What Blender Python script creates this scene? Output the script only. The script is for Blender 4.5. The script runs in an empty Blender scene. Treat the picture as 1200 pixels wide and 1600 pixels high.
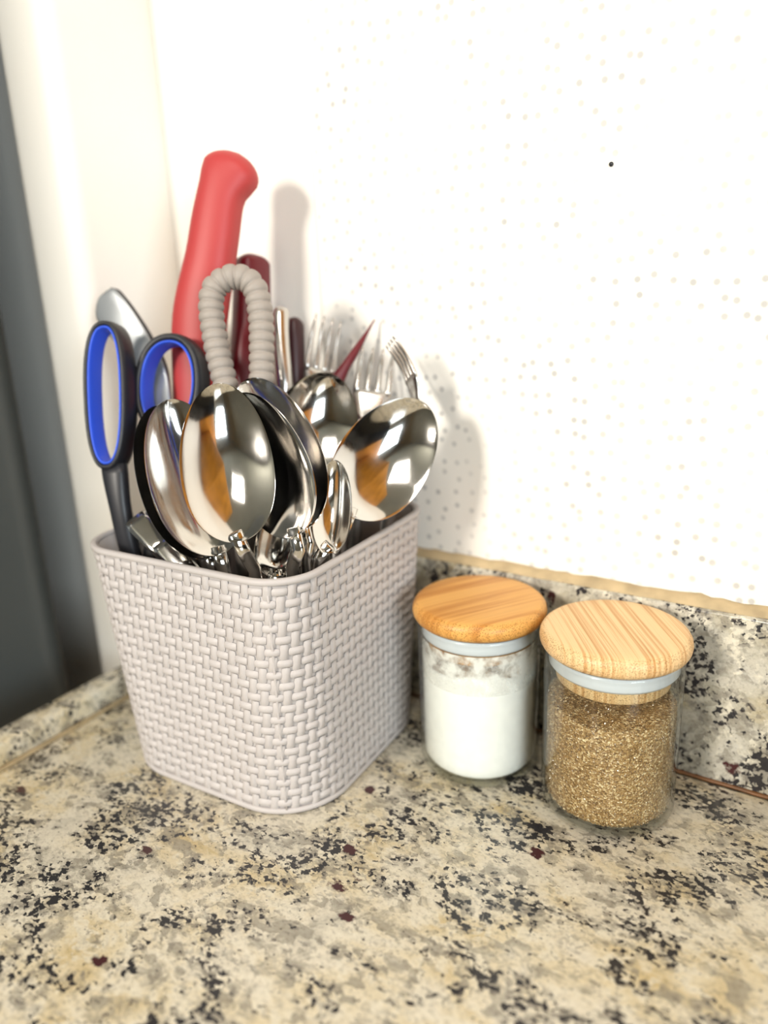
import bpy, bmesh, math, random
from mathutils import Vector, Matrix, noise
random.seed(7)
PI = math.pi
SC = bpy.context.scene
COL = SC.collection

def lin(r, g, b):
    f = lambda c: (c/255/12.92) if c/255 <= .04045 else ((c/255+.055)/1.055)**2.4
    return (f(r), f(g), f(b), 1.0)

# ------------------------------------------------------------------ camera
# World: X along the back wall, Y into the back wall (wall face at Y=0), Z up, worktop at Z=0. Metres.
cam_d = bpy.data.cameras.new('camera')
cam = bpy.data.objects.new('camera', cam_d); COL.objects.link(cam)
right = Vector((0.84438912, 0.53438368, -0.03796182))
up = Vector((-0.12578995, 0.26664386, 0.95555112))
fwd = Vector((-0.52075321, 0.80208175, -0.29237127))
M = Matrix((right, up, -fwd)).transposed().to_4x4()
M.translation = Vector((0.28686562, -0.38226238, 0.25759555))
cam.matrix_world = M
cam_d.sensor_fit = 'VERTICAL'; cam_d.sensor_height = 36
cam_d.lens = 1184.745/1600*36
cam_d.clip_start = .01
cam_d.dof.use_dof = True
cam_d.dof.focus_distance = .352
cam_d.dof.aperture_fstop = 3.2
SC.camera = cam

# ------------------------------------------------------------------ light
SC.view_settings.view_transform = 'Standard'
SC.view_settings.look = 'None'
SC.view_settings.gamma = 1
SC.view_settings.use_curve_mapping = False
SC.view_settings.exposure = 0.0
w = bpy.data.worlds.new('world'); SC.world = w; w.use_nodes = True
w.node_tree.nodes['Background'].inputs[0].default_value = (.9, .95, 1, 1)
w.node_tree.nodes['Background'].inputs[1].default_value = .25
SC.cycles.max_bounces = 10
SC.cycles.transparent_max_bounces = 24
SC.cycles.sample_clamp_indirect = 4
SC.cycles.caustics_refractive = False
SC.cycles.caustics_reflective = False
SC.cycles.blur_glossy = .3

def area(name, loc, target, sx, sy, power, col):
    l = bpy.data.lights.new(name, 'AREA'); l.shape = 'RECTANGLE'; l.size = sx; l.size_y = sy
    l.energy = power; l.color = col
    o = bpy.data.objects.new(name, l); COL.objects.link(o); o.location = loc
    o.rotation_euler = (Vector(target)-Vector(loc)).to_track_quat('-Z', 'Y').to_euler()
    return o
area('front_window_light', (-.34, -2.50, 1.06), (.05, -.05, .12), .40, .40, 62, (1, .93, .83))
area('side_window_light', (2.1, -1.45, .55), (0, -.1, .1), 1.0, .9, 45, (.84, .94, 1))
area('ceiling_lamp_light', (.55, -.95, 1.42), (.3, -.4, 0), .5, .5, 11, (1, .94, .86))

# ------------------------------------------------------------------ helpers
def tag(o, label=None, cat=None, group=None, kind=None):
    if label: o['label'] = label
    if cat: o['category'] = cat
    if group: o['group'] = group
    if kind: o['kind'] = kind
    return o

def empty(name, loc, label, cat, group=None):
    o = bpy.data.objects.new(name, None); COL.objects.link(o)
    o.location = loc; o.empty_display_size = .02
    return tag(o, label, cat, group)

def world_loc(o):
    p = Vector(o.location)
    while o.parent: o = o.parent; p += Vector(o.location)
    return p

def link(name, verts, faces, mat, parent=None, smooth=True, kind=None):
    """verts are in world coordinates; origin goes to the parent's (or world) origin"""
    off = world_loc(parent) if parent else Vector((0, 0, 0))
    me = bpy.data.meshes.new(name)
    me.from_pydata([tuple(Vector(v)-off) for v in verts], [], faces)
    if smooth: me.polygons.foreach_set('use_smooth', [True]*len(me.polygons))
    me.materials.append(mat); me.update()
    o = bpy.data.objects.new(name, me); COL.objects.link(o)
    if parent: o.parent = parent
    if kind: o['kind'] = kind
    return o

def fix_normals(o):
    bm = bmesh.new(); bm.from_mesh(o.data)
    bmesh.ops.recalc_face_normals(bm, faces=bm.faces); bm.to_mesh(o.data); bm.free()
    return o

def sharp_by_angle(o, deg=40):
    bm = bmesh.new(); bm.from_mesh(o.data)
    for e in bm.edges:
        if len(e.link_faces) == 2 and e.calc_face_angle(0) > math.radians(deg): e.smooth = False
    bm.to_mesh(o.data); bm.free(); return o

def boxmesh(name, lo, hi, mat, parent=None, bevel=0.0, seg=2, kind=None):
    bm = bmesh.new(); bmesh.ops.create_cube(bm, size=1)
    lo, hi = Vector(lo), Vector(hi)
    for v in bm.verts:
        v.co = Vector([(lo[i]+hi[i])/2 + v.co[i]*(hi[i]-lo[i]) for i in range(3)])
    if bevel: bmesh.ops.bevel(bm, geom=bm.edges[:], offset=bevel, segments=seg, affect='EDGES', profile=.5)
    vs = [v.co.copy() for v in bm.verts]; bm.verts.index_update()
    fs = [[v.index for v in f.verts] for f in bm.faces]; bm.free()
    o = link(name, vs, fs, mat, parent, smooth=bool(bevel), kind=kind)
    return sharp_by_angle(o, 50) if bevel else o

def rings_mesh(rings, cap0=True, cap1=True, closed=False):
    n = len(rings[0]); vs = [p for r in rings for p in r]; fs = []
    m = len(rings)
    for i in range(m if closed else m-1):
        j = (i+1) % m
        for k in range(n):
            fs.append((i*n+k, i*n+(k+1) % n, j*n+(k+1) % n, j*n+k))
    if not closed:
        if cap0: fs.append(tuple(reversed(range(n))))
        if cap1: fs.append(tuple((m-1)*n+k for k in range(n)))
    return vs, fs

def lathe(prof, cx, cy, n=64):
    """prof: list of (r, z); closed when it ends on the axis"""
    rings = [[Vector((cx+r*math.cos(2*PI*k/n), cy+r*math.sin(2*PI*k/n), z)) for k in range(n)] for r, z in prof]
    return rings_mesh(rings)

def catmull(pts, m):
    P = [Vector(p) for p in pts]; P = [2*P[0]-P[1]]+P+[2*P[-1]-P[-2]]
    out = []
    for i in range(1, len(P)-2):
        for k in range(m):
            t = k/m
            out.append(.5*((2*P[i])+(P[i+1]-P[i-1])*t+(2*P[i-1]-5*P[i]+4*P[i+1]-P[i+2])*t*t+(3*P[i]-P[i-1]-3*P[i+1]+P[i+2])*t**3))
    out.append(P[-2].copy()); return out

def interp(tab, s):
    for (a, x), (b, y) in zip(tab, tab[1:]):
        if s <= b:
            t = (s-a)/(b-a); t = t*t*(3-2*t); return x+(y-x)*t
    return tab[-1][1]

def loft(path, face, wid, thk, n=16, p=2.0, round_ends=0):
    """section along path: half-width wid(s) across, half-thickness thk(s) along `face`; p = superellipse power"""
    m = len(path); rings = []
    L = [0]
    for a, b in zip(path, path[1:]): L.append(L[-1]+(b-a).length)
    for i, c in enumerate(path):
        t = (path[min(i+1, m-1)]-path[max(i-1, 0)]).normalized()
        f = (face - t*face.dot(t)).normalized(); s = t.cross(f)
        u = L[i]/L[-1]; a, b = wid(u), thk(u)
        ring = []
        for k in range(n):
            th = 2*PI*k/n; cx, sy = math.cos(th), math.sin(th)
            q = (abs(cx)**p+abs(sy)**p)**(-1/p)
            ring.append(c+s*(a*q*cx)+f*(b*q*sy))
        rings.append(ring)
    return rings_mesh(rings)

def domed(path, r0, r1):
    """adds closely spaced points at both ends and returns (path, scale list) for rounded ends"""
    return path

# ------------------------------------------------------------------ materials
def mat(name):
    m = bpy.data.materials.new(name); m.use_nodes = True
    nt = m.node_tree; b = nt.nodes['Principled BSDF']
    return m, nt, b
def node(nt, t, **kw):
    n = nt.nodes.new(t)
    for k, v in kw.items():
        if k in n.inputs: n.inputs[k].default_value = v
        else: setattr(n, k, v)
    return n
def ramp(nt, src, stops, interp_='LINEAR'):
    r = nt.nodes.new('ShaderNodeValToRGB'); r.color_ramp.interpolation = interp_
    e = r.color_ramp.elements
    while len(e) < len(stops): e.new(.5)
    for i, (p, c) in enumerate(stops):
        e[i].position = p; e[i].color = c if not isinstance(c, (int, float)) else (c, c, c, 1)
    nt.links.new(src, r.inputs[0]); return r.outputs[0]
def mix(nt, fac, a, b, mode='MIX'):
    n = nt.nodes.new('ShaderNodeMix'); n.data_type = 'RGBA'; n.blend_type = mode
    for s, v in ((0, fac), (6, a), (7, b)):
        if hasattr(v, 'is_linked') or hasattr(v, 'links'): nt.links.new(v, n.inputs[s])
        else: n.inputs[s].default_value = v
    return n.outputs[2]
def coords(nt, scale=(1, 1, 1), rot=(0, 0, 0), loc=(0, 0, 0)):
    tc = nt.nodes.new('ShaderNodeTexCoord'); mp = nt.nodes.new('ShaderNodeMapping')
    mp.inputs['Scale'].default_value = scale; mp.inputs['Rotation'].default_value = rot; mp.inputs['Location'].default_value = loc
    nt.links.new(tc.outputs['Object'], mp.inputs[0]); return mp.outputs[0]
def noise_t(nt, vec, scale, detail=4, rough=.5, dist=0.0):
    n = node(nt, 'ShaderNodeTexNoise'); n.inputs['Scale'].default_value = scale; n.inputs['Detail'].default_value = detail
    n.inputs['Roughness'].default_value = rough; n.inputs['Distortion'].default_value = dist
    nt.links.new(vec, n.inputs['Vector']); return n.outputs['Fac']
def bump(nt, b, h, strength=.3, dist=.001):
    n = nt.nodes.new('ShaderNodeBump'); n.inputs['Strength'].default_value = strength; n.inputs['Distance'].default_value = dist
    nt.links.new(h, n.inputs['Height']); nt.links.new(n.outputs[0], b.inputs['Normal']); return n
def plain(name, col, rough=.5, metal=0, spec=.5, nscale=0, namp=.06):
    m, nt, b = mat(name)
    b.inputs['Base Color'].default_value = col; b.inputs['Roughness'].default_value = rough
    b.inputs['Metallic'].default_value = metal; b.inputs['Specular IOR Level'].default_value = spec
    if nscale:
        v = coords(nt); n = noise_t(nt, v, nscale, 3)
        lo = tuple(c*(1-namp) for c in col[:3])+(1,); hi = tuple(min(1, c*(1+namp)) for c in col[:3])+(1,)
        nt.links.new(ramp(nt, n, [(.3, lo), (.7, hi)]), b.inputs['Base Color'])
    return m

def granite(name, seed, rot, tint, thr=0.0, stretch=1.35):
    m, nt, b = mat(name)
    v = coords(nt, (1, stretch, 1), rot, (seed, seed*.7, seed*.3))
    n1 = noise_t(nt, v, 24, 4, .6, .4)
    base = ramp(nt, n1, tint)
    # jagged translucent grey crystals
    wq0 = node(nt, 'ShaderNodeTexNoise'); wq0.inputs['Scale'].default_value = 150; wq0.inputs['Detail'].default_value = 4; nt.links.new(v, wq0.inputs['Vector'])
    vq = nt.nodes.new('ShaderNodeVectorMath'); vq.operation = 'MULTIPLY_ADD'; vq.inputs[1].default_value = (.010, .010, .010)
    nt.links.new(wq0.outputs['Color'], vq.inputs[0]); nt.links.new(v, vq.inputs[2])
    gq = node(nt, 'ShaderNodeTexVoronoi'); gq.inputs['Scale'].default_value = 150; nt.links.new(vq.outputs[0], gq.inputs['Vector'])
    sq = node(nt, 'ShaderNodeSeparateColor'); nt.links.new(gq.outputs['Color'], sq.inputs[0])
    n2 = noise_t(nt, v, 60, 5, .65, .5)
    ag = nt.nodes.new('ShaderNodeMath'); ag.operation = 'MULTIPLY_ADD'; ag.inputs[1].default_value = .30
    nt.links.new(sq.outputs[0], ag.inputs[0]); nt.links.new(n2, ag.inputs[2])
    c = mix(nt, ramp(nt, ag.outputs[0], [(.68, 0), (.80, .72)]), base, lin(150, 146, 136))
    c = mix(nt, ramp(nt, ag.outputs[0], [(.50, .7), (.58, 0)]), c, lin(236, 232, 218))
    n6 = noise_t(nt, v, 380, 4, .7)
    c = mix(nt, .6, c, ramp(nt, n6, [(.30, lin(150, 145, 134)), (.46, lin(232, 227, 214)), (.7, lin(255, 253, 246))]), 'MULTIPLY')
    # black mineral clusters: jagged grains gathered along broad veins
    wp = node(nt, 'ShaderNodeTexNoise'); wp.inputs['Scale'].default_value = 420; wp.inputs['Detail'].default_value = 3; nt.links.new(v, wp.inputs['Vector'])
    vm = nt.nodes.new('ShaderNodeVectorMath'); vm.operation = 'MULTIPLY_ADD'; vm.inputs[1].default_value = (.004, .004, .004)
    nt.links.new(wp.outputs['Color'], vm.inputs[0]); nt.links.new(v, vm.inputs[2])
    gr = node(nt, 'ShaderNodeTexVoronoi'); gr.inputs['Scale'].default_value = 430; nt.links.new(vm.outputs[0], gr.inputs['Vector'])
    gs = node(nt, 'ShaderNodeSeparateColor'); nt.links.new(gr.outputs['Color'], gs.inputs[0])
    n5 = noise_t(nt, v, 30, 5, .62, .8)
    add = nt.nodes.new('ShaderNodeMath'); add.operation = 'MULTIPLY_ADD'; add.inputs[1].default_value = .26
    nt.links.new(gs.outputs[0], add.inputs[0]); nt.links.new(n5, add.inputs[2])
    k2 = ramp(nt, add.outputs[0], [(.655-thr, 0), (.74-thr, .6)])
    c = mix(nt, k2, c, lin(112, 108, 102))
    k = ramp(nt, add.outputs[0], [(.745-thr, 0), (.765-thr, .95)])
    c = mix(nt, k, c, lin(38, 38, 44))
    n9 = noise_t(nt, v, 240, 3, .6)
    k3 = ramp(nt, n9, [(.645, 0), (.685, .9)])
    c = mix(nt, k3, c, lin(52, 48, 52))
    # burgundy garnets
    vo = node(nt, 'ShaderNodeTexVoronoi'); vo.inputs['Scale'].default_value = 48; nt.links.new(v, vo.inputs['Vector'])
    n7 = noise_t(nt, v, 200, 3, .6)
    ad = nt.nodes.new('ShaderNodeMath'); ad.operation = 'MULTIPLY_ADD'; ad.inputs[1].default_value = .5
    nt.links.new(n7, ad.inputs[0]); nt.links.new(vo.outputs['Distance'], ad.inputs[2])
    hue = node(nt, 'ShaderNodeSeparateColor'); nt.links.new(vo.outputs['Color'], hue.inputs[0])
    pick = ramp(nt, hue.outputs[0], [(.90, 0), (.92, 1)])
    r_ = ramp(nt, ad.outputs[0], [(.40, 1), (.46, 0)])
    c = mix(nt, mix(nt, 1.0, pick, r_, 'MULTIPLY'), c, lin(74, 42, 44))
    nt.links.new(c, b.inputs['Base Color'])
    b.inputs['Roughness'].default_value = .22; b.inputs['Specular IOR Level'].default_value = .45
    bump(nt, b, n6, .06, .0004)
    return m

def wall_mat(name, dots, seed=0):
    m, nt, b = mat(name)
    b.inputs['Roughness'].default_value = .55; b.inputs['Specular IOR Level'].default_value = .25
    base = lin(243, 240, 232)
    if dots:
        # small printed dots in a loose lattice (wall runs in X and Z)
        tc = nt.nodes.new('ShaderNodeTexCoord'); sep = nt.nodes.new('ShaderNodeSeparateXYZ'); cmb = nt.nodes.new('ShaderNodeCombineXYZ')
        nt.links.new(tc.outputs['Object'], sep.inputs[0]); nt.links.new(sep.outputs[0], cmb.inputs[0]); nt.links.new(sep.outputs[2], cmb.inputs[1])
        vo = node(nt, 'ShaderNodeTexVoronoi', voronoi_dimensions='2D'); vo.inputs['Scale'].default_value = 104; vo.inputs['Randomness'].default_value = .62
        nt.links.new(cmb.outputs[0], vo.inputs['Vector'])
        d = ramp(nt, vo.outputs['Distance'], [(.115, 1), (.205, 0)])
        n = noise_t(nt, cmb.outputs[0], 22, 3)
        dd = mix(nt, 1.0, d, ramp(nt, n, [(.3, .12), (.65, .75)]), 'MULTIPLY')
        st = nt.nodes.new('ShaderNodeMath'); st.operation = 'GREATER_THAN'; st.inputs[1].default_value = 0.0
        nt.links.new(sep.outputs[0], st.inputs[0]); dd = mix(nt, 1.0, dd, st.outputs[0], 'MULTIPLY')
        nt.links.new(mix(nt, dd, base, lin(168, 168, 167)), b.inputs['Base Color'])
        bump(nt, b, noise_t(nt, cmb.outputs[0], 330, 3), .25, .0006)
    else:
        v = coords(nt); n = noise_t(nt, v, 6, 3)
        nt.links.new(ramp(nt, n, [(.3, lin(247, 243, 233)), (.7, lin(250, 247, 239))]), b.inputs['Base Color'])
    return m

def bamboo(name, ang, light, dark, scale, contrast):
    m, nt, b = mat(name)
    v = coords(nt, (1, 1, 1), (0, 0, ang))
    mp = nt.nodes.new('ShaderNodeMapping'); mp.inputs['Scale'].default_value = (6, scale, 6); nt.links.new(v, mp.inputs[0])
    n = noise_t(nt, mp.outputs[0], 1.0, 4, .65)
    mid = tuple((a+c)/2 for a, c in zip(light, dark))
    c = ramp(nt, n, [(.34, dark), (.46, mid), (.56, light), (.68, tuple(x*.94 for x in light[:3])+(1,))])
    # end-grain pores
    vo = node(nt, 'ShaderNodeTexVoronoi'); vo.inputs['Scale'].default_value = 1300; nt.links.new(v, vo.inputs['Vector'])
    geo = nt.nodes.new('ShaderNodeNewGeometry'); sp = nt.nodes.new('ShaderNodeSeparateXYZ'); nt.links.new(geo.outputs['Normal'], sp.inputs[0])
    side = ramp(nt, sp.outputs[2], [(.80, 1), (.97, 0)])
    pores = mix(nt, 1.0, side, ramp(nt, vo.outputs['Distance'], [(.2, .75), (.45, 0)]), 'MULTIPLY')
    c = mix(nt, pores, c, tuple(x*.42 for x in dark[:3])+(1,))
    nt.links.new(c, b.inputs['Base Color']); b.inputs['Roughness'].default_value = .42; b.inputs['Specular IOR Level'].default_value = .35
    return m

def glass_mat():
    m = bpy.data.materials.new('jar_glass'); m.use_nodes = True; nt = m.node_tree; nt.nodes.clear()
    out = nt.nodes.new('ShaderNodeOutputMaterial'); tr = nt.nodes.new('ShaderNodeBsdfTransparent'); gl = nt.nodes.new('ShaderNodeBsdfGlossy')
    lw = nt.nodes.new('ShaderNodeLayerWeight'); mx = nt.nodes.new('ShaderNodeMixShader'); lw.inputs['Blend'].default_value = .5
    pw_ = nt.nodes.new('ShaderNodeMath'); pw_.operation = 'POWER'; pw_.inputs[1].default_value = 4.0
    fr = nt.nodes.new('ShaderNodeMath'); fr.operation = 'MULTIPLY_ADD'; fr.inputs[1].default_value = .8; fr.inputs[2].default_value = .03
    nt.links.new(lw.outputs['Facing'], pw_.inputs[0]); nt.links.new(pw_.outputs[0], fr.inputs[0])
    tr.inputs[0].default_value = (.965, .98, .972, 1); gl.inputs['Roughness'].default_value = .03
    nt.links.new(fr.outputs[0], mx.inputs[0]); nt.links.new(tr.outputs[0], mx.inputs[1]); nt.links.new(gl.outputs[0], mx.inputs[2]); nt.links.new(mx.outputs[0], out.inputs[0])
    return m

def steel(name, col=(.70, .68, .65, 1), rough=.09):
    m, nt, b = mat(name)
    b.inputs['Base Color'].default_value = col; b.inputs['Metallic'].default_value = 1
    v = coords(nt); n = noise_t(nt, v, 60, 4)
    nt.links.new(ramp(nt, n, [(.3, rough*.7), (.75, rough*1.5)]), b.inputs['Roughness'])
    return m

M_gran = granite('granite_worktop', 0.0, (0, 0, .5), [(.30, lin(212, 194, 152)), (.44, lin(230, 220, 194)), (.58, lin(233, 228, 214)), (.72, lin(210, 207, 196))])
M_gran2 = granite('granite_upstand', 3.1, (.0, .75, 0), [(.32, lin(190, 176, 142)), (.44, lin(194, 190, 176)), (.58, lin(206, 204, 196)), (.72, lin(172, 170, 162))], .035, 1.0)  # same stone made greyer and darker, standing in for weaker light there
M_wall = wall_mat('dotted_wall_panel', True)
M_wall2 = wall_mat('cream_wall', False)
M_caulk = plain('beige_caulk', lin(182, 162, 126), .7, nscale=90, namp=.18)
M_joint = plain('brown_joint_sealant', lin(112, 74, 40), .5, nscale=120, namp=.3)
M_plastic = plain('taupe_plastic', lin(186, 180, 177), .5, spec=.35, nscale=40, namp=.03)
M_plastic_in = plain('taupe_plastic_inside', lin(150, 136, 128), .5)
M_glass = glass_mat()
M_silicone = plain('white_silicone', lin(214, 218, 224), .35, spec=.5)
M_bam1 = bamboo('pale_striped_bamboo', .97, lin(232, 198, 148), lin(190, 138, 80), 640, 1)
M_bam2 = bamboo('golden_bamboo', -1.0, lin(216, 162, 88), lin(178, 116, 48), 150, 1)
M_steel = steel('polished_steel')
M_steel2 = steel('brushed_steel', (.60, .58, .55, 1), .22)
M_black = plain('black_rubber', lin(34, 35, 40), .42)
M_blue = plain('blue_soft_grip', lin(52, 92, 222), .45)
M_red = plain('red_handle', lin(176, 58, 58), .48, spec=.45)
M_dred = plain('dark_red_handle', lin(98, 8, 24), .38)  # paring knife handle's shade is included in this red; the peeler shares it
M_grey = plain('grey_ribbed_rubber', lin(156, 148, 140), .55)
M_wood = plain('honey_wood', lin(214, 148, 56), .45, nscale=8, namp=.2)
M_dark = plain('dark_appliance_enamel', lin(76, 80, 79), .34, spec=.6)
M_room = plain('painted_plaster', lin(120, 122, 112), .8, nscale=4)
M_floor = plain('floor_tile', lin(120, 108, 92), .5, nscale=5, namp=.15)
M_void = plain('black_glass', lin(12, 12, 14), .12)

def sugar_mat():
    m, nt, b = mat('brown_sugar')
    v = coords(nt)
    vo = node(nt, 'ShaderNodeTexVoronoi'); vo.inputs['Scale'].default_value = 1150; nt.links.new(v, vo.inputs['Vector'])
    hs = node(nt, 'ShaderNodeSeparateColor'); nt.links.new(vo.outputs['Color'], hs.inputs[0])
    c = ramp(nt, hs.outputs[0], [(0, lin(112, 82, 44)), (.4, lin(160, 124, 76)), (.8, lin(190, 154, 102)), (1, lin(246, 222, 176))])
    nt.links.new(c, b.inputs['Base Color']); b.inputs['Roughness'].default_value = .3
    bump(nt, b, vo.outputs['Distance'], .8, .0008)
    return m
M_sugar = sugar_mat()
def crystal_mat():
    m, nt, b = mat('sugar_crystal')
    at = nt.nodes.new('ShaderNodeNewGeometry')
    c = ramp(nt, at.outputs['Random Per Island'], [(0, lin(120, 86, 46)), (.45, lin(168, 132, 82)), (.8, lin(206, 172, 118)), (1, lin(255, 238, 204))])
    nt.links.new(c, b.inputs['Base Color']); b.inputs['Roughness'].default_value = .18; b.inputs['Specular IOR Level'].default_value = .8
    return m
M_crystal = crystal_mat()
M_powder = plain('white_powder', lin(250, 249, 246), .9, nscale=160, namp=.03)
def film_mat():
    m = bpy.data.materials.new('powder_dust'); m.use_nodes = True; nt = m.node_tree
    b = nt.nodes['Principled BSDF']; b.inputs['Base Color'].default_value = lin(246, 244, 240); b.inputs['Roughness'].default_value = .9
    n = noise_t(nt, coords(nt), 130, 5, .6)
    nt.links.new(ramp(nt, n, [(.36, .1), (.58, .85)]), b.inputs['Alpha'])
    return m
M_film = film_mat()

# ------------------------------------------------------------------ structure
def struct(o): o['kind'] = 'structure'; return o
XL = -.1206           # left wall face
TH = .0093            # upstand thickness
HB = .0954            # upstand height
XR, YF, ZC, ZF = 2.3, -2.6, 1.5, -.9
struct(boxmesh('wall_back', (XL-.6, 0, ZF), (XR, .05, ZC), M_wall))
struct(boxmesh('wall_left', (XL-.05, -.0775, -.03), (XL, .049, ZC), M_wall2, bevel=.012, seg=6))
struct(boxmesh('wall_right', (XR, YF, ZF), (XR+.05, .05, ZC), M_room))
struct(boxmesh('wall_front', (XL-.6, YF-.05, ZF), (XR, YF, ZC), M_room))
struct(boxmesh('floor', (XL-.6, YF, ZF-.05), (XR, .05, ZF), M_floor))
struct(boxmesh('ceiling', (XL-.6, YF, ZC), (XR, .05, ZC+.05), M_room))
# panel joint on the back wall
struct(boxmesh('trim_1', (-.0012, -.0006, HB), (.0012, .001, ZC), M_wall2, bevel=.0004, seg=1))
speck = link('wall_speck', *lathe([(0.0001, 0), (.0009, .0002), (.0011, .0006), (.0007, .0011), (.0001, .0012)], 0, 0, 10), M_black)
speck.rotation_euler = (PI/2, 0, 0); speck.location = (.1723, .0, .3050)
tag(speck, 'tiny black speck stuck on the dotted cream wall', 'speck')

# worktop
wt = boxmesh('granite_worktop', (XL-.005, -.62, -.03), (1.5, -TH, 0), M_gran, bevel=.003)
tag(wt, 'speckled cream, grey and black granite worktop under everything', 'worktop')
# back upstand
us = boxmesh('granite_upstand', (XL+.0005, -TH, .0003), (1.5, -.0002, HB), M_gran2, bevel=.0012)
tag(us, 'tall granite upstand along the dotted wall behind the glass jars', 'upstand')
# beige caulk bead along its top, ragged against the wall
n = 260; rings = []
for i in range(n+1):
    x = XL+.003+(1.2-XL)*i/n
    h = .0036+.0016*noise.noise((x*95, 0, 0))+.0012*noise.noise((x*300, 3, 0))
    f = .0072+.0008*noise.noise((x*60, 7, 0))
    rings.append([Vector((x, 0, HB-.0006)), Vector((x, -f, HB-.0006)), Vector((x, -f+.0006, HB+.0010)), Vector((x, -f*.45, HB+h*.75)), Vector((x, -.0012, HB+h)), Vector((x, 0, HB+h))])
ck = link('caulk_bead', *rings_mesh(rings), M_caulk, us)
fix_normals(ck); ck['label'] = 'ragged beige caulk bead'
rings = []
for i in range(n+1):
    x = XL+.003+(1.2-XL)*i/n
    f = .0016+.0006*noise.noise((x*70, 1, 0)); h = .0016+.0007*noise.noise((x*90, 5, 0))
    rings.append([Vector((x, -TH+.0002, 0)), Vector((x, -TH-f, .0001)), Vector((x, -TH-f*.6, h*.6)), Vector((x, -TH+.0002, h))])
jn = link('joint_sealant', *rings_mesh(rings), M_joint, us); fix_normals(jn); jn['label'] = 'thin brown sealant line'
# low kerb at the left end
kb = boxmesh('granite_kerb', (XL+.0006, -.62, .0003), (XL+.018, -TH-.003, .0149), M_gran, bevel=.0022)
tag(kb, 'low blurred granite kerb at the left end of the worktop', 'kerb')
boxmesh('kerb_sealant', (XL+.0165, -.62, -.0004), (XL+.0205, -TH-.003, .0018), M_caulk, kb, bevel=.0008, seg=1)

# dark appliance past the end of the wall
ap = empty('refrigerator', (-.50, -.5, ZF), 'dark grey appliance side standing past the left end of the worktop', 'refrigerator')
boxmesh('side_panel', (-.70, -.60, ZF+.02), (XL-.055, -.0850, 1.3), M_dark, ap, bevel=.03, seg=10)
boxmesh('foot', (-.66, -.76, ZF), (-.2, -.16, ZF+.022), M_black, ap)

# honey wood cupboards seen as orange reflections in the spoons
def cupboard(name, lo, hi, label):
    c = empty(name, ((lo[0]+hi[0])/2, (lo[1]+hi[1])/2, lo[2]), label, 'cupboard')
    boxmesh('body', lo, hi, M_wood, c, bevel=.004)
    return c
wc = cupboard('added_wall_cupboard', (.42, -.36, .50), (1.5, -.003, 1.3), 'unseen honey wood wall cupboard, added high above the worktop far right of the jars')  # added out of view: blocks fill on the wall, replaces cream in spoon reflections
mw = empty('added_microwave', (.93, -.22, 0), 'unseen black microwave oven, added far right of the jars for dark spoon reflections', 'microwave')  # added out of view so the spoons mirror a black band
boxmesh('body', (.72, -.40, .012), (1.15, -.025, .225), M_void, mw, bevel=.006)
boxmesh('door', (.725, -.412, .025), (1.02, -.401, .215), M_void, mw, bevel=.003)
boxmesh('control_panel', (1.025, -.410, .025), (1.145, -.401, .215), M_dark, mw, bevel=.003)
for fx in (.75, 1.12):
    for fy in (-.37, -.06): boxmesh('foot', (fx-.012, fy-.012, .0002), (fx+.012, fy+.012, .0125), M_black, mw)
c1 = cupboard('tall_cupboard', (1.52, -.66, ZF), (2.1, -.012, 1.35), 'tall honey wood cupboard past the right end of the worktop, reflected orange in the spoons')

# ------------------------------------------------------------------ utensil caddy
CX, CY, ROT = .0112, -.0819, math.radians(2.44)
AT, AB, RT, RB, H = .0704, .0670, .0239, .0370, .132
cr, sr = math.cos(ROT), math.sin(ROT)
def outline(z, off=0.0, n_c=14, n_s=8):
    """points and outward normals of the rounded-square plan at height z, counter-clockwise, with perimeter fraction"""
    t = z/H; a = AB+(AT-AB)*t+off; r = RB+(RT-RB)*t+off
    pts = []
    for k in range(4):
        for i in range(n_c):
            th = k*PI/2+(PI/2)*i/n_c
            sx, sy = [(1, 1), (-1, 1), (-1, -1), (1, -1)][k]
            pts.append((sx*(a-r)+r*math.cos(th), sy*(a-r)+r*math.sin(th)))
        th = (k+1)*PI/2
        sx, sy = [(1, 1), (-1, 1), (-1, -1), (1, -1)][k]; nx_, ny_ = [(1, 1), (-1, 1), (-1, -1), (1, -1)][(k+1) % 4]
        p0 = (sx*(a-r)+r*math.cos(th), sy*(a-r)+r*math.sin(th)); p1 = (nx_*(a-r)+r*math.cos(th), ny_*(a-r)+r*math.sin(th))
        for i in range(n_s):
            q = i/n_s; pts.append((p0[0]+(p1[0]-p0[0])*q, p0[1]+(p1[1]-p0[1])*q))
    return [Vector((CX+cr*x-sr*y, CY+sr*x+cr*y, z)) for x, y in pts]
def surf(u, z, off):
    """point on the outer wall at perimeter fraction u (0 at the +X side, start of the back right corner), height z"""
    t = z/H; a = AB+(AT-AB)*t; r = RB+(RT-RB)*t
    arc, st = r*PI/2, 2*(a-r); per = 4*(arc+st); s = (u % 1)*per
    k = int(s//(arc+st)); s -= k*(arc+st); k %= 4
    sx, sy = [(1, 1), (-1, 1), (-1, -1), (1, -1)][k]
    if s <= arc:
        th = k*PI/2+s/r; x, y = sx*(a-r)+(r+off)*math.cos(th), sy*(a-r)+(r+off)*math.sin(th)
    else:
        th = (k+1)*PI/2; q = s-arc; dx, dy = -math.sin(th), math.cos(th)
        x = sx*(a-r)+(r+off)*math.cos(th)+dx*q; y = sy*(a-r)+(r+off)*math.sin(th)+dy*q
    return Vector((CX+cr*x-sr*y, CY+sr*x+cr*y, z))

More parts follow.
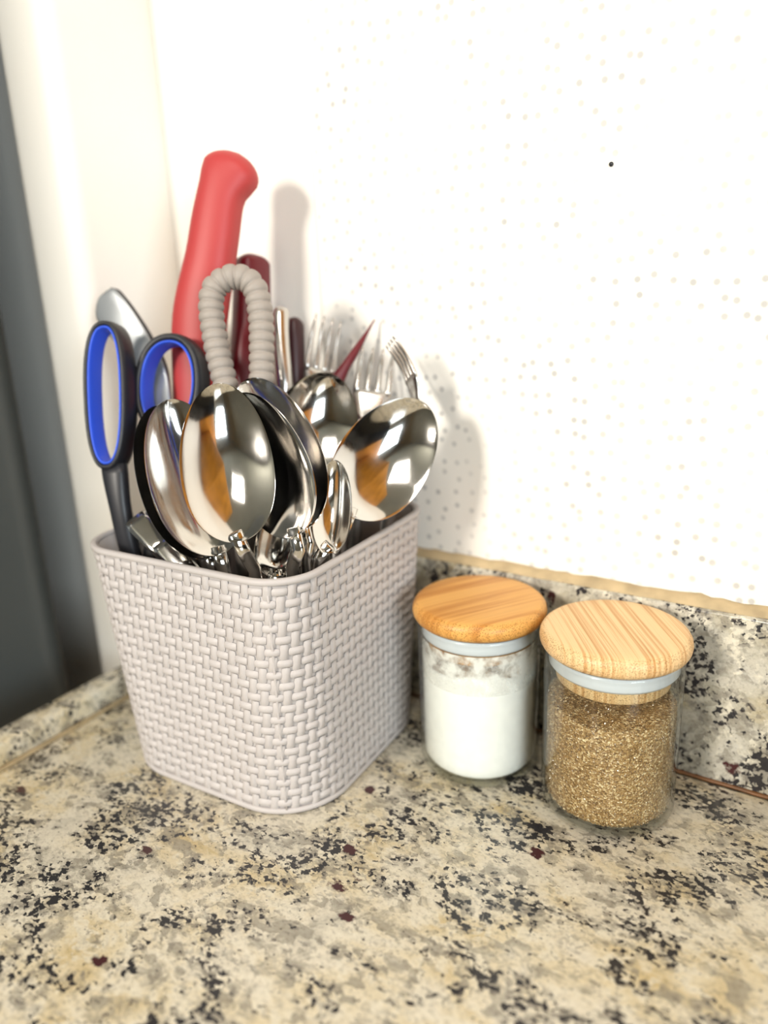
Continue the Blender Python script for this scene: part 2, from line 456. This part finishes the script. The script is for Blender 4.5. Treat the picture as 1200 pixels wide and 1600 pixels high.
caddy = empty('utensil_caddy', (CX, CY, 0), 'taupe plastic caddy with basket weave relief holding the cutlery', 'utensil holder')
zs = [0, .002, .02, .05, .08, .11, H-.0015]
rings = [outline(z, -.0012-(.0015 if z == 0 else 0)) for z in zs]
inner = [outline(z, -.0027) for z in (H-.0015, .1, .06, .02, .004)]
link('body', *rings_mesh(rings+inner), M_plastic, caddy)
# rim and foot bands
def band(name, z0, z1, o_in, o_out, parent, m=M_plastic):
    zm = (z0+z1)/2; h = (z1-z0)/2; om = (o_in+o_out)/2; hw = (o_out-o_in)/2
    prof = []
    for k in range(10):
        th = 2*PI*k/10; c_, s_ = math.cos(th), math.sin(th); q = (abs(c_)**3+abs(s_)**3)**(-1/3)
        prof.append((om+hw*q*c_, zm+h*q*s_))
    loops = [outline(max(0, z), o) for o, z in prof]
    for lp, (o, z) in zip(loops, prof):
        for v in lp: v.z = z
    return fix_normals(link(name, *rings_mesh(loops, closed=True), m, parent))
band('rim', H-.0035, H, -.0028, .0010, caddy)
band('foot_band', .0002, .0034, -.0022, .0006, caddy)
# corner mould seam
NCOL, NROW = 88, 20
def corner_mid(k, z):
    t = z/H; a = AB+(AT-AB)*t; r = RB+(RT-RB)*t; arc, st = r*PI/2, 2*(a-r)
    return (k*(arc+st)+arc/2)/(4*(arc+st))
us_ = corner_mid(3, H/2)
rings = []
for i in range(14):
    z = .003+(H-.006)*i/13; u = corner_mid(3, z)-.016; e = .0016
    rings.append([surf(u-e, z, -.001), surf(u-e*.6, z, .0003), surf(u+e*.6, z, .0003), surf(u+e, z, -.001)])
fix_normals(link('mould_seam', *rings_mesh(rings), M_plastic, caddy))
# woven relief pieces
z_lo, z_hi = .0036, H-.0036
rowh = (z_hi-z_lo)/NROW
camp = Vector(M.translation)
pieces = []
def piece(i, j):
    bar = (i+j) % 2 == 0
    zc = z_lo+(j+.5)*rowh; u0 = (i+.5)/NCOL + corner_mid(3, zc) - .5/NCOL*0
    per = 4*((RB+(RT-RB)*zc/H)*PI/2+2*((AB+(AT-AB)*zc/H)-(RB+(RT-RB)*zc/H)))
    if bar: hw, hh, ht, nu, nv = .0037/per, .00215, .00095, 5, 4
    else: hw, hh, ht, nu, nv = .0022/per, .0041, .0008, 4, 5
    vs = []; fs = []
    for b in range(nv+1):
        for a in range(nu+1):
            x = -1+2*a/nu; y = -1+2*b/nv
            # rounded rectangle pillow, its ends tucked under the neighbours
            e = max(abs(x), abs(y))
            if bar: prof = (1-abs(y)**3.2)**.6*(1-.55*abs(x)**4) - (.35 if e == 1 else 0)
            else: prof = (1-abs(x)**3.2)**.6*(1-.75*abs(y)**3) - (.35 if e == 1 else 0)
            rx = x*(1-.10*abs(y)**4); ry = y*(1-.10*abs(x)**4)
            z = min(max(zc+ry*hh, .0022), H-.0020)
            vs.append(surf(u0+rx*hw, z, -.0008+ht*max(-.6, prof)+.00035))
    for b in range(nv):
        for a in range(nu):
            k = b*(nu+1)+a; fs.append((k, k+1, k+nu+2, k+nu+1))
    c = sum(vs, Vector())/len(vs)
    return vs, fs, c
# per-corner fraction drifts slightly with height, so pieces follow the taper
for j in range(NROW):
    for i in range(NCOL):
        vs, fs, c = piece(i, j)
        nrm = (c-Vector((CX, CY, c.z))).normalized()
        pieces.append(((c-camp).length-.08*nrm.dot((camp-c).normalized()), vs, fs))
pieces.sort(key=lambda p: p[0])
for d_, vs, fs in pieces[:290]:
    link('weave_strand', vs, fs, M_plastic, caddy)
AV, AF = [], []
for d_, vs, fs in pieces[290:]:
    k = len(AV); AV += vs; AF += [tuple(q+k for q in f) for f in fs]
link('weave_relief', AV, AF, M_plastic, caddy, kind='stuff')

# ------------------------------------------------------------------ jars
def jar(x, y, label, bam, lid_label):
    j = empty('glass_jar', (x, y, 0), label, 'jar')
    R, G, Hg = .0326, .0017, .0855
    prof = [(.0002, .0004), (R-.006, .0004), (R-.0028, .0009), (R-.0009, .0026), (R, .0056), (R, Hg-.001), (R-.0005, Hg), (R-G+.0003, Hg), (R-G, Hg-.0008),
            (R-G, .0075), (R-G-.0012, .0048), (R-G-.004, .0036), (.0002, .0034)]
    link('glass_body', *lathe(prof, x, y, 96), M_glass, j)
    # lid
    rl, t = .0352, .0104; z0 = Hg+.0002
    prof = [(.0002, z0)]+[(rl-.0030, z0)]
    for k in range(9):
        th = -PI/2+PI*k/8; prof.append((rl-.0042+.0042*math.cos(th)*(1 if k else .6), z0+t*.5+(t*.5)*math.sin(th)))
    prof += [(rl-.012, z0+t+.0002), (.0002, z0+t+.0002)]
    lid = link('lid', *lathe(prof, x, y, 96), bam, j); lid['label'] = lid_label
    link('plug', *lathe([(.0002, Hg-.0160), (.0258, Hg-.0160), (.0268, Hg-.0150), (.0268, z0), (.0002, z0)], x, y, 64), bam, lid)
    link('seal_ring', *lathe([(.0262, Hg-.0088), (.0292, Hg-.0088), (.0306, Hg-.0070), (.0300, Hg-.0050), (.0306, Hg-.0030), (.0306, Hg-.0008), (.0262, Hg-.0008)], x, y, 72), M_silicone, lid)
    return j
JX, JY, WX, WY = .1989, -.0492, .1271, -.0477
jar(JX, JY, 'glass jar of brown sugar with pale striped bamboo lid, right of the two', M_bam1, 'pale striped bamboo lid')
jar(WX, WY, 'glass jar of white powder with golden bamboo lid beside the caddy', M_bam2, 'golden bamboo lid')
# contents
def fill_mesh(x, y, ztop, amp, seed, rr=.0303):
    prof_n = 72; rings = []
    for r, z in [(.0002, .0037), (rr-.006, .0037), (rr-.002, .0052), (rr-.0004, .0074)]:
        rings.append([Vector((x+r*math.cos(2*PI*k/prof_n), y+r*math.sin(2*PI*k/prof_n), z)) for k in range(prof_n)])
    for q in range(1, 12):
        ring = []
        for k in range(prof_n):
            th = 2*PI*k/prof_n; zt = ztop+amp*noise.noise((math.cos(th)*1.6+seed, math.sin(th)*1.6, 0))
            ring.append(Vector((x+rr*math.cos(th), y+rr*math.sin(th), .0074+(zt-.0074)*q/11)))
        rings.append(ring)
    for r in (.93, .7, .45, .2, .005):
        ring = []
        for k in range(prof_n):
            th = 2*PI*k/prof_n; zt = ztop+amp*noise.noise((math.cos(th)*1.6*r+seed, math.sin(th)*1.6*r, 0))
            ring.append(Vector((x+rr*r*math.cos(th), y+rr*r*math.sin(th), zt+.001*(1-r))))
        rings.append(ring)
    return rings_mesh(rings)
sg = empty('brown_sugar', (JX, JY, .0037), 'coarse golden brown sugar filling the right glass jar', 'sugar')
sg['kind'] = 'stuff'
link('sugar_bed', *fill_mesh(JX, JY, .0580, .0022, 2.0), M_sugar, sg, kind='stuff')
V, F = [], []
for k in range(9000):
    th = random.uniform(0, 2*PI); 
    if random.random() < .9: z = random.uniform(.0068, .0585); r = .0303
    else: r = .0303*math.sqrt(random.random()); z = .0588
    c = Vector((JX+r*math.cos(th), JY+r*math.sin(th), z)); s = random.uniform(.00022, .00046)
    R3 = Matrix.Rotation(random.uniform(0, 6), 3, Vector((random.uniform(-1, 1), random.uniform(-1, 1), random.uniform(-1, 1))).normalized())
    q = len(V)
    for a in ((1, 0, 0), (-1, 0, 0), (0, 1, 0), (0, -1, 0), (0, 0, 1.2), (0, 0, -1.2)): V.append(c+R3@Vector(a)*s)
    for a, b_, d_ in ((0, 2, 4), (2, 1, 4), (1, 3, 4), (3, 0, 4), (2, 0, 5), (1, 2, 5), (3, 1, 5), (0, 3, 5)): F.append((q+a, q+b_, q+d_))
link('sugar_crystal', V, F, M_crystal, sg, smooth=False, kind='stuff')
pw = link('white_powder', *fill_mesh(WX, WY, .0640, .0050, 5.0), M_powder)
tag(pw, 'fine white powder heaped inside the left glass jar', 'powder', kind='stuff')
vs, fs = lathe([(.03055, .055), (.03055, .0770)], WX, WY, 72); fs = fs[:72]
link('powder_dust', vs, fs, M_film, pw)

# ------------------------------------------------------------------ cutlery
CAM = Vector(M.translation)
def facing(p, yaw=0, pitch=0):
    """unit vector from p toward the room, turned by yaw (deg, + toward the image right) and pitch (deg, + up)"""
    v = (CAM-p).normalized()
    v = Matrix.Rotation(math.radians(yaw), 3, 'Z') @ v
    ax = Vector((v.y, -v.x, 0)).normalized()
    return (Matrix.Rotation(math.radians(pitch), 3, ax) @ v).normalized()

def bezier(p0, t0, p1, t1, n=14):
    L = (p1-p0).length*.4; a = p0+t0*L; b = p1-t1*L
    return [((1-s)**3)*p0+3*s*(1-s)**2*a+3*s*s*(1-s)*b+s**3*p1 for s in [k/n for k in range(n+1)]]

def floor_point(N, a, reach=.060):
    """where a handle leaving N along -a ends: on the caddy floor, kept inside its walls"""
    t = (N.z-.0065)/max(.25, a.z); p = N-a*t
    loc = Vector((p.x-CX, p.y-CY)); x = cr*loc.x+sr*loc.y; y = -sr*loc.x+cr*loc.y
    lim = .047
    x = max(-lim, min(lim, x)); y = max(-lim, min(lim, y))
    return Vector((CX+cr*x-sr*y, CY+sr*x+cr*y, .0065))

def keep_in(p, m=.0105):
    """keeps a point of a handle inside the caddy's inner wall"""
    if p.z > H+.010: return p
    t = min(1, p.z/H); k = max(0, (p.z-H)/.010)
    A = AB+(AT-AB)*t-.0028-m+k*.006; r = max(.004, RB+(RT-RB)*t-.0028-m)
    x = cr*(p.x-CX)+sr*(p.y-CY); y = -sr*(p.x-CX)+cr*(p.y-CY)
    x = max(-A, min(A, x)); y = max(-A, min(A, y))
    ex, ey = abs(x)-(A-r), abs(y)-(A-r)
    if ex > 0 and ey > 0:
        h = math.hypot(ex, ey)
        if h > r: x = math.copysign(A-r+ex*r/h, x); y = math.copysign(A-r+ey*r/h, y)
    return Vector((CX+cr*x-sr*y, CY+sr*x+cr*y, p.z))

def handle_mesh(N, a, B, F, w0=.0032, w1=.0075, th=.0011):
    d = (B-N).normalized()
    path = bezier(N, (-a+d*.8).normalized(), B, d, 16)
    path = [path[0]]+[keep_in(q) for q in path[1:]]
    return loft(path, F, lambda u: interp([(0, w0), (.25, w0*.95), (1, w1)], u), lambda u: interp([(0, th*1.5), (.3, th*1.2), (1, th)], u), 12, 2.6)

def spoon(T, N, W, D, F, label, B=None, name='spoon', m=None, group=None, curl=.004, neck=.0036, sharp=1.0):
    m = m or M_steel
    T, N = Vector(T), Vector(N); a = (T-N).normalized(); L = (T-N).length
    f = (F-a*F.dot(a)).normalized(); s = a.cross(f)
    B = Vector(B) if B else floor_point(N, a)
    root = empty(name, B, label, 'spoon', group)
    nt_, nu = 36, 18; fr, bk = [], []
    th = .0009
    for i in range(nt_+1):
        tau = .5-.5*math.cos(PI*i/nt_)
        e = 2*tau-1
        g = math.sqrt(max(0, 1-abs(e)**2.15))
        g *= (1+.16*e*sharp*-0.55)
        hw = W/2*g
        nk = neck*max(0, 1-tau/.22)
        hw = (hw**2.5+nk**2.5)**(1/2.5) if i < nt_ else .0004
        dep = D*max(0, 1-abs(e)**2.2)**.75
        yc = curl*(e*e)-curl*.3
        c = N+a*(L*tau)
        rowf, rowb = [], []
        for k in range(nu+1):
            u = -1+2*k/nu; u = math.sin(u*PI/2)
            dish = dep*(1-u*u)**1.25
            p = c+s*(hw*u)+f*(yc-dish)
            rowf.append(p); rowb.append(p-f*(th*(1+.4*(1-u*u)))+s*(.00015*u))
        fr.append(rowf); bk.append(rowb)
    vs, fs = [], []
    n1 = nu+1
    for row in fr: vs += row
    o2 = len(vs)
    for row in bk: vs += row
    for i in range(nt_):
        for k in range(nu):
            q = i*n1+k
            fs.append((q, q+1, q+1+n1, q+n1)); fs.append((o2+q, o2+q+n1, o2+q+n1+1, o2+q+1))
        for k in (0, nu):
            q = i*n1+k; fs.append((q, q+n1, o2+q+n1, o2+q))
    for k in range(nu):
        for i in (0, nt_):
            q = i*n1+k; fs.append((q, q+1, o2+q+1, o2+q))
    bo = link('bowl', vs, fs, m, root); fix_normals(bo); sharp_by_angle(bo, 50)
    N2 = N+a*.004+f*(curl*.68-.0009)
    link('handle', *handle_mesh(N2, a, B, f, neck*.93, .0075, .0012), m, root)
    return root

def fork(T, N, W, F, label, B=None, bend=.006, group=None, m=None):
    m = m or M_steel2
    T, N = Vector(T), Vector(N); a = (T-N).normalized(); L = (T-N).length
    f = (F-a*F.dot(a)).normalized(); s = a.cross(f)
    B = Vector(B) if B else floor_point(N, a)
    root = empty('fork', B, label, 'fork', group)
    def prof(tau): return f*(bend*((tau-.35)**2)*2.2-bend*.27)
    path = [N+a*(L*t)+prof(t) for t in [k/10*.48 for k in range(11)]]
    link('head', *loft(path, f, lambda u: interp([(0, .0032), (.45, W*.36), (1, W*.5)], u), lambda u: .0010, 12, 3), m, root)
    for k in range(4):
        x = (k-1.5)/3*(W*.84)
        path = [N+a*(L*t)+prof(t)+s*x*(1-.06*(t-.45)) for t in [.44+.56*q/8 for q in range(9)]]
        link('tine', *loft(path, f, lambda u: interp([(0, W*.085), (.7, W*.07), (1, W*.02)], u), lambda u: interp([(0, .0010), (.7, .0009), (1, .0004)], u), 8, 2.4), m, root)
    link('handle', *handle_mesh(N+prof(0), a, B, f, .0031, .0085, .0012), m, root)
    return root

def sp(T, N, W, D, yaw, pitch, label, **k):
    return spoon(T, N, W, D, facing((Vector(T)+Vector(N))/2, yaw, pitch), label, **k)

G = 'big steel spoons standing bowl up in the caddy'
sp((.0300, -.1237, .2136), (.0530, -.1462, .1465), .0425, .0070, 4, 0, 'large steel spoon at the very front of the caddy, bowl facing forward', group=G, B=(.036, -.122, .0065))
sp((-.0095, -.1207, .2033), (.0325, -.1368, .1340), .0430, .0072, 4, 0, 'steel spoon half hidden behind the front spoon, beside the scissors', group=G, B=(.018, -.110, .0065))
sp((-.0225, -.1180, .1991), (.0215, -.1320, .1290), .0430, .0072, 6, 0, 'leftmost steel spoon, only its left rim showing behind its twin', group=G, B=(.004, -.112, .0065))
sp((.0245, -.0975, .2118), (.0711, -.1175, .1466), .0420, .0072, -14, 0, 'steel spoon tilted right just behind the front spoon, outer of a nested pair', group=G, B=(.058, -.104, .0065))
sp((.0312, -.1118, .2069), (.0738, -.1272, .1468), .0370, .0072, -18, 0, 'steel spoon nested inside the tilted spoon behind the front spoon', group=G, B=(.050, -.112, .0065))
sp((.0377, -.0468, .2092), (.0397, -.0825, .1520), .0480, .0078, 8, 0, 'steel spoon with orange reflection in the middle of the caddy', group=G, B=(.036, -.076, .0065))
sp((.0916, -.0395, .1948), (.0728, -.0869, .1460), .0470, .0072, 8, 4, 'large steel spoon leaning out to the right over the caddy rim', group=G, B=(.058, -.088, .0065))
sp((.0685, -.0880, .1727), (.0778, -.1100, .1330), .0190, .0045, 0, 14, 'small steel teaspoon tucked between two large spoons at right', B=(.068, -.098, .0065), group='small steel teaspoons low in the caddy')
sp((.0505, -.1039, .1561), (.0600, -.1300, .1246), .0260, .0060, -10, 14, 'small dark steel teaspoon low behind the front spoon neck', B=(.047, -.126, .0065), group='small steel teaspoons low in the caddy')

def fk(T, N, W, yaw, pitch, label, **k):
    return fork(T, N, W, facing((Vector(T)+Vector(N))/2, yaw, pitch), label, group='steel forks at the back of the caddy', **k)
fk((.0470, -.0123, .2189), (.0531, -.0364, .1795), .0215, 0, 5, 'blurred steel fork standing tines up behind the two orange spoons', B=(.036, -.052, .0065))
fk((.0690, -.0256, .2265), (.0830, -.0330, .1880), .0190, -76, 0, 'steel fork seen side-on, curved tines above the right spoon', B=(.054, -.062, .0065), bend=.008)
fk((.0110, -.0119, .2371), (.0190, -.0359, .1837), .0200, 25, 0, 'blurred steel fork farthest back, left of the dark red point', B=(.022, -.038, .0065))

def bar(name, pts, F, wid, thk, m, parent, p=2.4, n=16, sub=6):
    path = catmull(pts, sub)
    # rounded end at the first point
    d0 = (path[0]-path[1]).normalized(); L = sum((b-a).length for a, b in zip(path, path[1:]))
    return link(name, *loft(path, F, wid, thk, n, p), m, parent)
def rounded(tab, L, r, both=False):
    """width profile with a semicircular start of radius r on a path of length L"""
    def f(u):
        x = u*L; v = interp(tab, u)
        if x < r: v *= math.sqrt(max(.02, 1-(1-x/r)**2))
        if both and (L-x) < r: v *= math.sqrt(max(.02, 1-(1-(L-x)/r)**2))
        return v
    return f
def plen(pts): return sum((Vector(b)-Vector(a)).length for a, b in zip(pts, pts[1:]))
def dense(pts, m, r):
    """catmull path with extra samples in the first r metres"""
    P = catmull(pts, m); L = [0]
    for a, b in zip(P, P[1:]): L.append(L[-1]+(b-a).length)
    def at(s):
        for i in range(len(P)-1):
            if s <= L[i+1]: return P[i].lerp(P[i+1], (s-L[i])/max(1e-9, L[i+1]-L[i]))
        return P[-1].copy()
    ss = [r*(1-math.cos(PI/2*k/8)) for k in range(8)]+[r+(L[-1]-r)*k/34 for k in range(35)]
    return [at(s) for s in ss], L[-1]

# big red kitchen knife, handle up
kn = empty('kitchen_knife', (-.030, -.090, .0065), 'large bright red knife handle towering over the caddy', 'knife')
pts = [(-.0215, -.0395, .3265), (-.0240, -.0432, .3180), (-.0285, -.0492, .3040), (-.0318, -.0575, .2739), (-.0370, -.0660, .2399), (-.0372, -.0735, .1975), (-.0345, -.0825, .1500)]
P, L = dense(pts, 8, .011)
F = facing(Vector(pts[3]), -25)
ff = lambda u: interp([(0, .0155), (.06, .0162), (.13, .0132), (.25, .0140), (.5, .0158), (.75, .0145), (1, .0135)], u)
def endround(f, L, r):
    return lambda u: f(u)*(math.sqrt(max(.03, 1-(1-u*L/r)**2)) if u*L < r else 1)
link('handle', *loft(P, F, endround(ff, L, .011), endround(lambda u: .0105, L, .011), 24, 2.3), M_red, kn)
boxL = [Vector((-.0345, -.0825, .1520)), Vector((-.034, -.0850, .10)), Vector((-.030, -.090, .0075))]
link('blade', *loft(boxL, F, lambda u: interp([(0, .017), (.8, .014), (1, .003)], u), lambda u: .0009, 10, 3), M_steel, kn)

# second red handle behind it, its shade put into the dark red
kn2 = empty('paring_knife', (-.006, -.064, .0065), 'dark red knife handle half hidden behind the bright red one', 'knife')
pts = [(-.0291, -.0266, .2745), (-.0265, -.0321, .2560), (-.0240, -.0376, .2382), (-.0195, -.0490, .2025), (-.0150, -.0540, .1500)]
P, L = dense(pts, 8, .006)
F = facing(Vector(pts[2]), 30)
link('handle', *loft(P, F, endround(lambda u: interp([(0, .0098), (.3, .0108), (1, .0110)], u), L, .006), endround(lambda u: .0085, L, .006), 20, 3.2), M_dred, kn2)
link('blade', *loft([Vector((-.0150, -.0540, .1520)), Vector((-.012, -.058, .08)), Vector((-.006, -.064, .0075))], F, lambda u: interp([(0, .010), (.7, .009), (1, .002)], u), lambda u: .0008, 10, 3), M_steel, kn2)

# grey ribbed loop handle
br = empty('dish_brush', (.014, -.101, .0065), 'grey ribbed loop handle standing behind the front spoon', 'brush')
pts = [(.0085, -.0965, .1866), (.0085, -.0965, .1966), (.0051, -.0941, .2093), (-.0013, -.0912, .2285), (-.0060, -.0874, .2476), (-.0052, -.0830, .2579), (.0026, -.0764, .2622), (.0110, -.0728, .2572), (.0159, -.0746, .2434), (.0190, -.0796, .2244), (.0216, -.0859, .2023), (.0216, -.0905, .1897), (.0200, -.0930, .1800)]
C_ = catmull(pts, 30); LL = [0]
for a, b in zip(C_, C_[1:]): LL.append(LL[-1]+(b-a).length)
nr = 35; per_rib = 9; path = []; rad = []
tot = LL[-1]; ci = 0
for k in range(nr*per_rib+1):
    s = tot*k/(nr*per_rib)
    while ci < len(LL)-2 and LL[ci+1] < s: ci += 1
    path.append(C_[ci].lerp(C_[ci+1], (s-LL[ci])/(LL[ci+1]-LL[ci])))
    ph = (k % per_rib)/per_rib
    rad.append(0.0054+.0013*math.sqrt(max(0, math.sin(PI*ph))))
tab = lambda u: rad[min(len(rad)-1, int(round(u*(len(rad)-1))))]
link('ribbed_loop', *loft(path, facing(Vector((.005, -.085, .23))), tab, tab, 20), M_grey, br)
link('shaft', *loft([Vector((.0142, -.0945, .192)), Vector((.0145, -.0960, .15)), Vector((.0142, -.0990, .08)), Vector((.014, -.101, .0075))], facing(Vector((0, -.09, .2))), lambda u: interp([(0, .0125), (.3, .008), (1, .006)], u), lambda u: .0055, 16, 2.4), M_grey, br)

# steel handle right of the loop, and a dark bar painting its shaded side
tk = empty('table_knife', (.012, -.062, .0065), 'upright bright steel knife handle just right of the grey loop', 'knife')
pts = [(-.0005, -.0384, .2452), (.0040, -.0455, .2275), (.0105, -.0530, .1979), (.0122, -.0580, .1500)]
P, L = dense(pts, 8, .004)
link('handle', *loft(P, facing(Vector(pts[0]), 10), endround(lambda u: interp([(0, .0046), (1, .0040)], u), L, .004), endround(lambda u: .0040, L, .004), 14, 2.6), M_steel2, tk)
link('blade', *loft([Vector((.0122, -.0580, .1510)), Vector((.012, -.060, .08)), Vector((.012, -.062, .0075))], facing(Vector(pts[0]), 60), lambda u: interp([(0, .006), (.8, .007), (1, .003)], u), lambda u: .0008, 10, 3), M_steel, tk)
tk = empty('shaded_side_bar', (.002, -.032, .0065), 'very dark maroon bar standing in for the shaded side of the steel handle', 'knife')
pts = [(-.0025, -.0245, .2385), (.0005, -.0290, .2250), (.0040, -.0360, .1900), (.0030, -.0370, .1450)]
P, L = dense(pts, 8, .005)
link('handle', *loft(P, facing(Vector(pts[0]), -20), endround(lambda u: .0052, L, .005), endround(lambda u: .0060, L, .005), 14, 2.6), plain('maroon_shade', lin(52, 14, 20), .4), tk)
link('blade', *loft([Vector((.0030, -.0370, .1460)), Vector((.002, -.034, .08)), Vector((.002, -.032, .0075))], facing(Vector(pts[0]), 60), lambda u: interp([(0, .006), (.8, .007), (1, .003)], u), lambda u: .0008, 10, 3), M_steel, tk)

# pointed dark red handle
tk = empty('peeler', (.027, -.062, .0065), 'pointed dark red handle sticking up between the two forks', 'peeler')
pts = [(.0407, -.0052, .2358), (.0355, -.0166, .2205), (.0296, -.0288, .2046), (.0253, -.0387, .1884), (.0265, -.0455, .1675), (.0290, -.0560, .1400)]
P, L = dense(pts, 8, .006)
link('handle', *loft(P, facing(Vector(pts[1]), 0), lambda u: interp([(0, .0005), (.25, .0026), (.40, .0044), (.6, .0056), (1, .0060)], u), lambda u: interp([(0, .0006), (.3, .0040), (1, .0050)], u), 16, 2.2), M_dred, tk)
link('blade', *loft([Vector((.0290, -.0560, .1420)), Vector((.028, -.060, .08)), Vector((.027, -.062, .0075))], facing(Vector(pts[1]), 0), lambda u: interp([(0, .006), (.8, .006), (1, .002)], u), lambda u: .0009, 10, 3), M_steel, tk)

# curved satin handle behind the scissors
sv = empty('spatula', (-.042, -.096, .0065), 'satin steel handle curving out to the left behind the scissors', 'spatula')
pts = [(-.0975, -.0838, .2535), (-.0854, -.0838, .2430), (-.0716, -.0832, .2262), (-.0570, -.0878, .2118), (-.0492, -.0938, .1929), (-.0440, -.0985, .1450)]
P, L = dense(pts, 8, .007)
Fs = (facing(Vector(pts[1]), -10, 10)+Vector((-.25, 0, -.35))).normalized()
link('handle', *loft(P, Fs, endround(lambda u: interp([(0, .0115), (.4, .0095), (1, .0055)], u), L, .007), lambda u: .0013, 16, 3), plain('satin_grey_steel', lin(168, 172, 174), .35, metal=.6), sv)
link('handle_edge', *loft([q-Fs*.0016+(right*.0066+up*.0052)*(1-.55*k/len(P)) for k, q in enumerate(P)], Fs, endround(lambda u: .0036, L, .007), lambda u: .0020, 16, 3), M_black, sv)
link('blade', *loft([Vector((-.0440, -.0985, .1460)), Vector((-.0445, -.0980, .09)), Vector((-.0420, -.0960, .0075))], Fs, lambda u: interp([(0, .005), (.4, .009), (1, .009)], u), lambda u: .0008, 10, 4), M_steel, sv)

# angular flat knives lying against the front left of the rim
gk = 'flat steel knives leaning on the front left rim'
for (T, N, B, lab, wd) in (
    ((-.0262, -.1372, .1450), (.0040, -.1376, .1250), (.008, -.1375, .0068), 'flat square-ended steel knife low on the front left rim', .0068),
    ((-.0060, -.1385, .1352), (.0180, -.1395, .1170), (.022, -.1385, .0068), 'flat dark steel knife beside the square-ended one on the rim', .0062)):
    T, N, B = Vector(T), Vector(N), Vector(B)
    e = empty('butter_knife', B, lab, 'knife', gk)
    F = facing(T, -12, 28)
    pth = [T, T.lerp(N, .12), T.lerp(N, .5), N]
    link('handle', *loft(pth, F, lambda u: interp([(0, wd*.85), (.14, wd), (1, wd*.9)], u), lambda u: .0011, 12, 8), M_steel, e)
    link('blade', *loft(bezier(N-(N-T).normalized()*.002, (N-T).normalized(), B, (B-N).normalized(), 8), F, lambda u: interp([(0, wd*.85), (1, wd*.8)], u), lambda u: .0009, 10, 4), M_steel, e)

# scissors
sc = empty('scissors', (-.026, -.116, .0065), 'scissors with black and blue loop handles at the left of the caddy', 'scissors')
F = facing(Vector((-.05, -.105, .2)), -36, 0)
vax = (Vector((-.0669, -.1044, .2408))-Vector((-.0543, -.127, .1632))).normalized()
F = (F-vax*F.dot(vax)).normalized(); hax = vax.cross(F).normalized()
if hax.dot(right) < 0: hax = -hax
def ring(c, hw, hh, tr, r0, r1, ta, pw=2.3, tilt=0.0, squeeze=0.0):
    """oval ring; radial band from r0..r1 outside the hole outline (hw,hh), axial half depth ta"""
    h2 = hax*math.cos(tilt)+vax*math.sin(tilt); v2 = vax*math.cos(tilt)-hax*math.sin(tilt)
    rings = []; n = 72
    for k in range(n):
        th = 2*PI*k/n; cx, sy = math.cos(th), math.sin(th)
        q = (abs(cx)**pw+abs(sy)**pw)**(-1/pw)
        def pt(off, z):
            x = (hw+off)*q*cx; y = (hh+off)*q*sy
            x *= 1-squeeze*(-y/hh)*.5
            return c+h2*x+v2*y+F*z
        rm, rw = (r0+r1)/2, (r1-r0)/2
        rg = []
        for j in range(14):
            t = 2*PI*j/14; a, b = math.cos(t), math.sin(t); s = (abs(a)**3+abs(b)**3)**(-1/3)
            rg.append(pt(rm+rw*s*a, ta*s*b))
        rings.append(rg)
    return rings_mesh(rings, closed=True)
def join(*ms):
    V, F_ = [], []
    for v, f in ms:
        k = len(V); V += v; F_ += [tuple(q+k for q in x) for x in f]
    return V, F_
cL = Vector((-.0603, -.1150, .2030)); cR = Vector((-.0335, -.0950, .2070))
piv = Vector((-.0370, -.1300, .1000))
def shank(p0, p1, p2, w):
    return loft(bezier(p0, (p1-p0).normalized(), p2, (p2-p1).normalized(), 14), F, lambda u: interp([(0, w[0]), (.4, w[1]), (1, w[2])], u), lambda u: .0042, 14, 2.8)
pL = cL-vax*.0375+hax*.002
hl = link('handle', *join(ring(cL, .0092, .0358, 0, .0012, .0046, .0062, 2.5, .02, .10), shank(pL, cL-vax*.055+hax*.004, piv-hax*.002, (.0075, .0058, .0055))), M_black, sc)
link('grip_liner', *ring(cL, .0092, .0358, 0, 0, .0018, .0058, 2.5, .02, .10), M_blue, hl)
pR = cR-vax*.0270
hr = link('handle', *join(ring(cR, .0152, .0222, 0, .0012, .0058, .0064, 2.2, -.05, .0), shank(pR, cR-vax*.045-hax*.002, piv+hax*.002, (.0085, .0060, .0055))), M_black, sc)
link('grip_liner', *ring(cR, .0152, .0222, 0, 0, .0018, .0060, 2.2, -.05, .0), M_blue, hr)
for sgn in (-1, 1):
    link('blade', *loft([piv+hax*.002*sgn+F*.0014*sgn+vax*.006, Vector((-.031, -.118, .06))+F*.0014*sgn, Vector((-.026, -.116, .0075))+F*.0014*sgn], F, lambda u: interp([(0, .006), (.6, .006), (1, .0012)], u), lambda u: .0011, 10, 4), M_steel, sc)
link('pivot_screw', *loft([piv-F*.0052, piv-F*.0044, piv+F*.0044, piv+F*.0052], vax, lambda u: .0034, lambda u: .0034, 16), M_steel, sc)
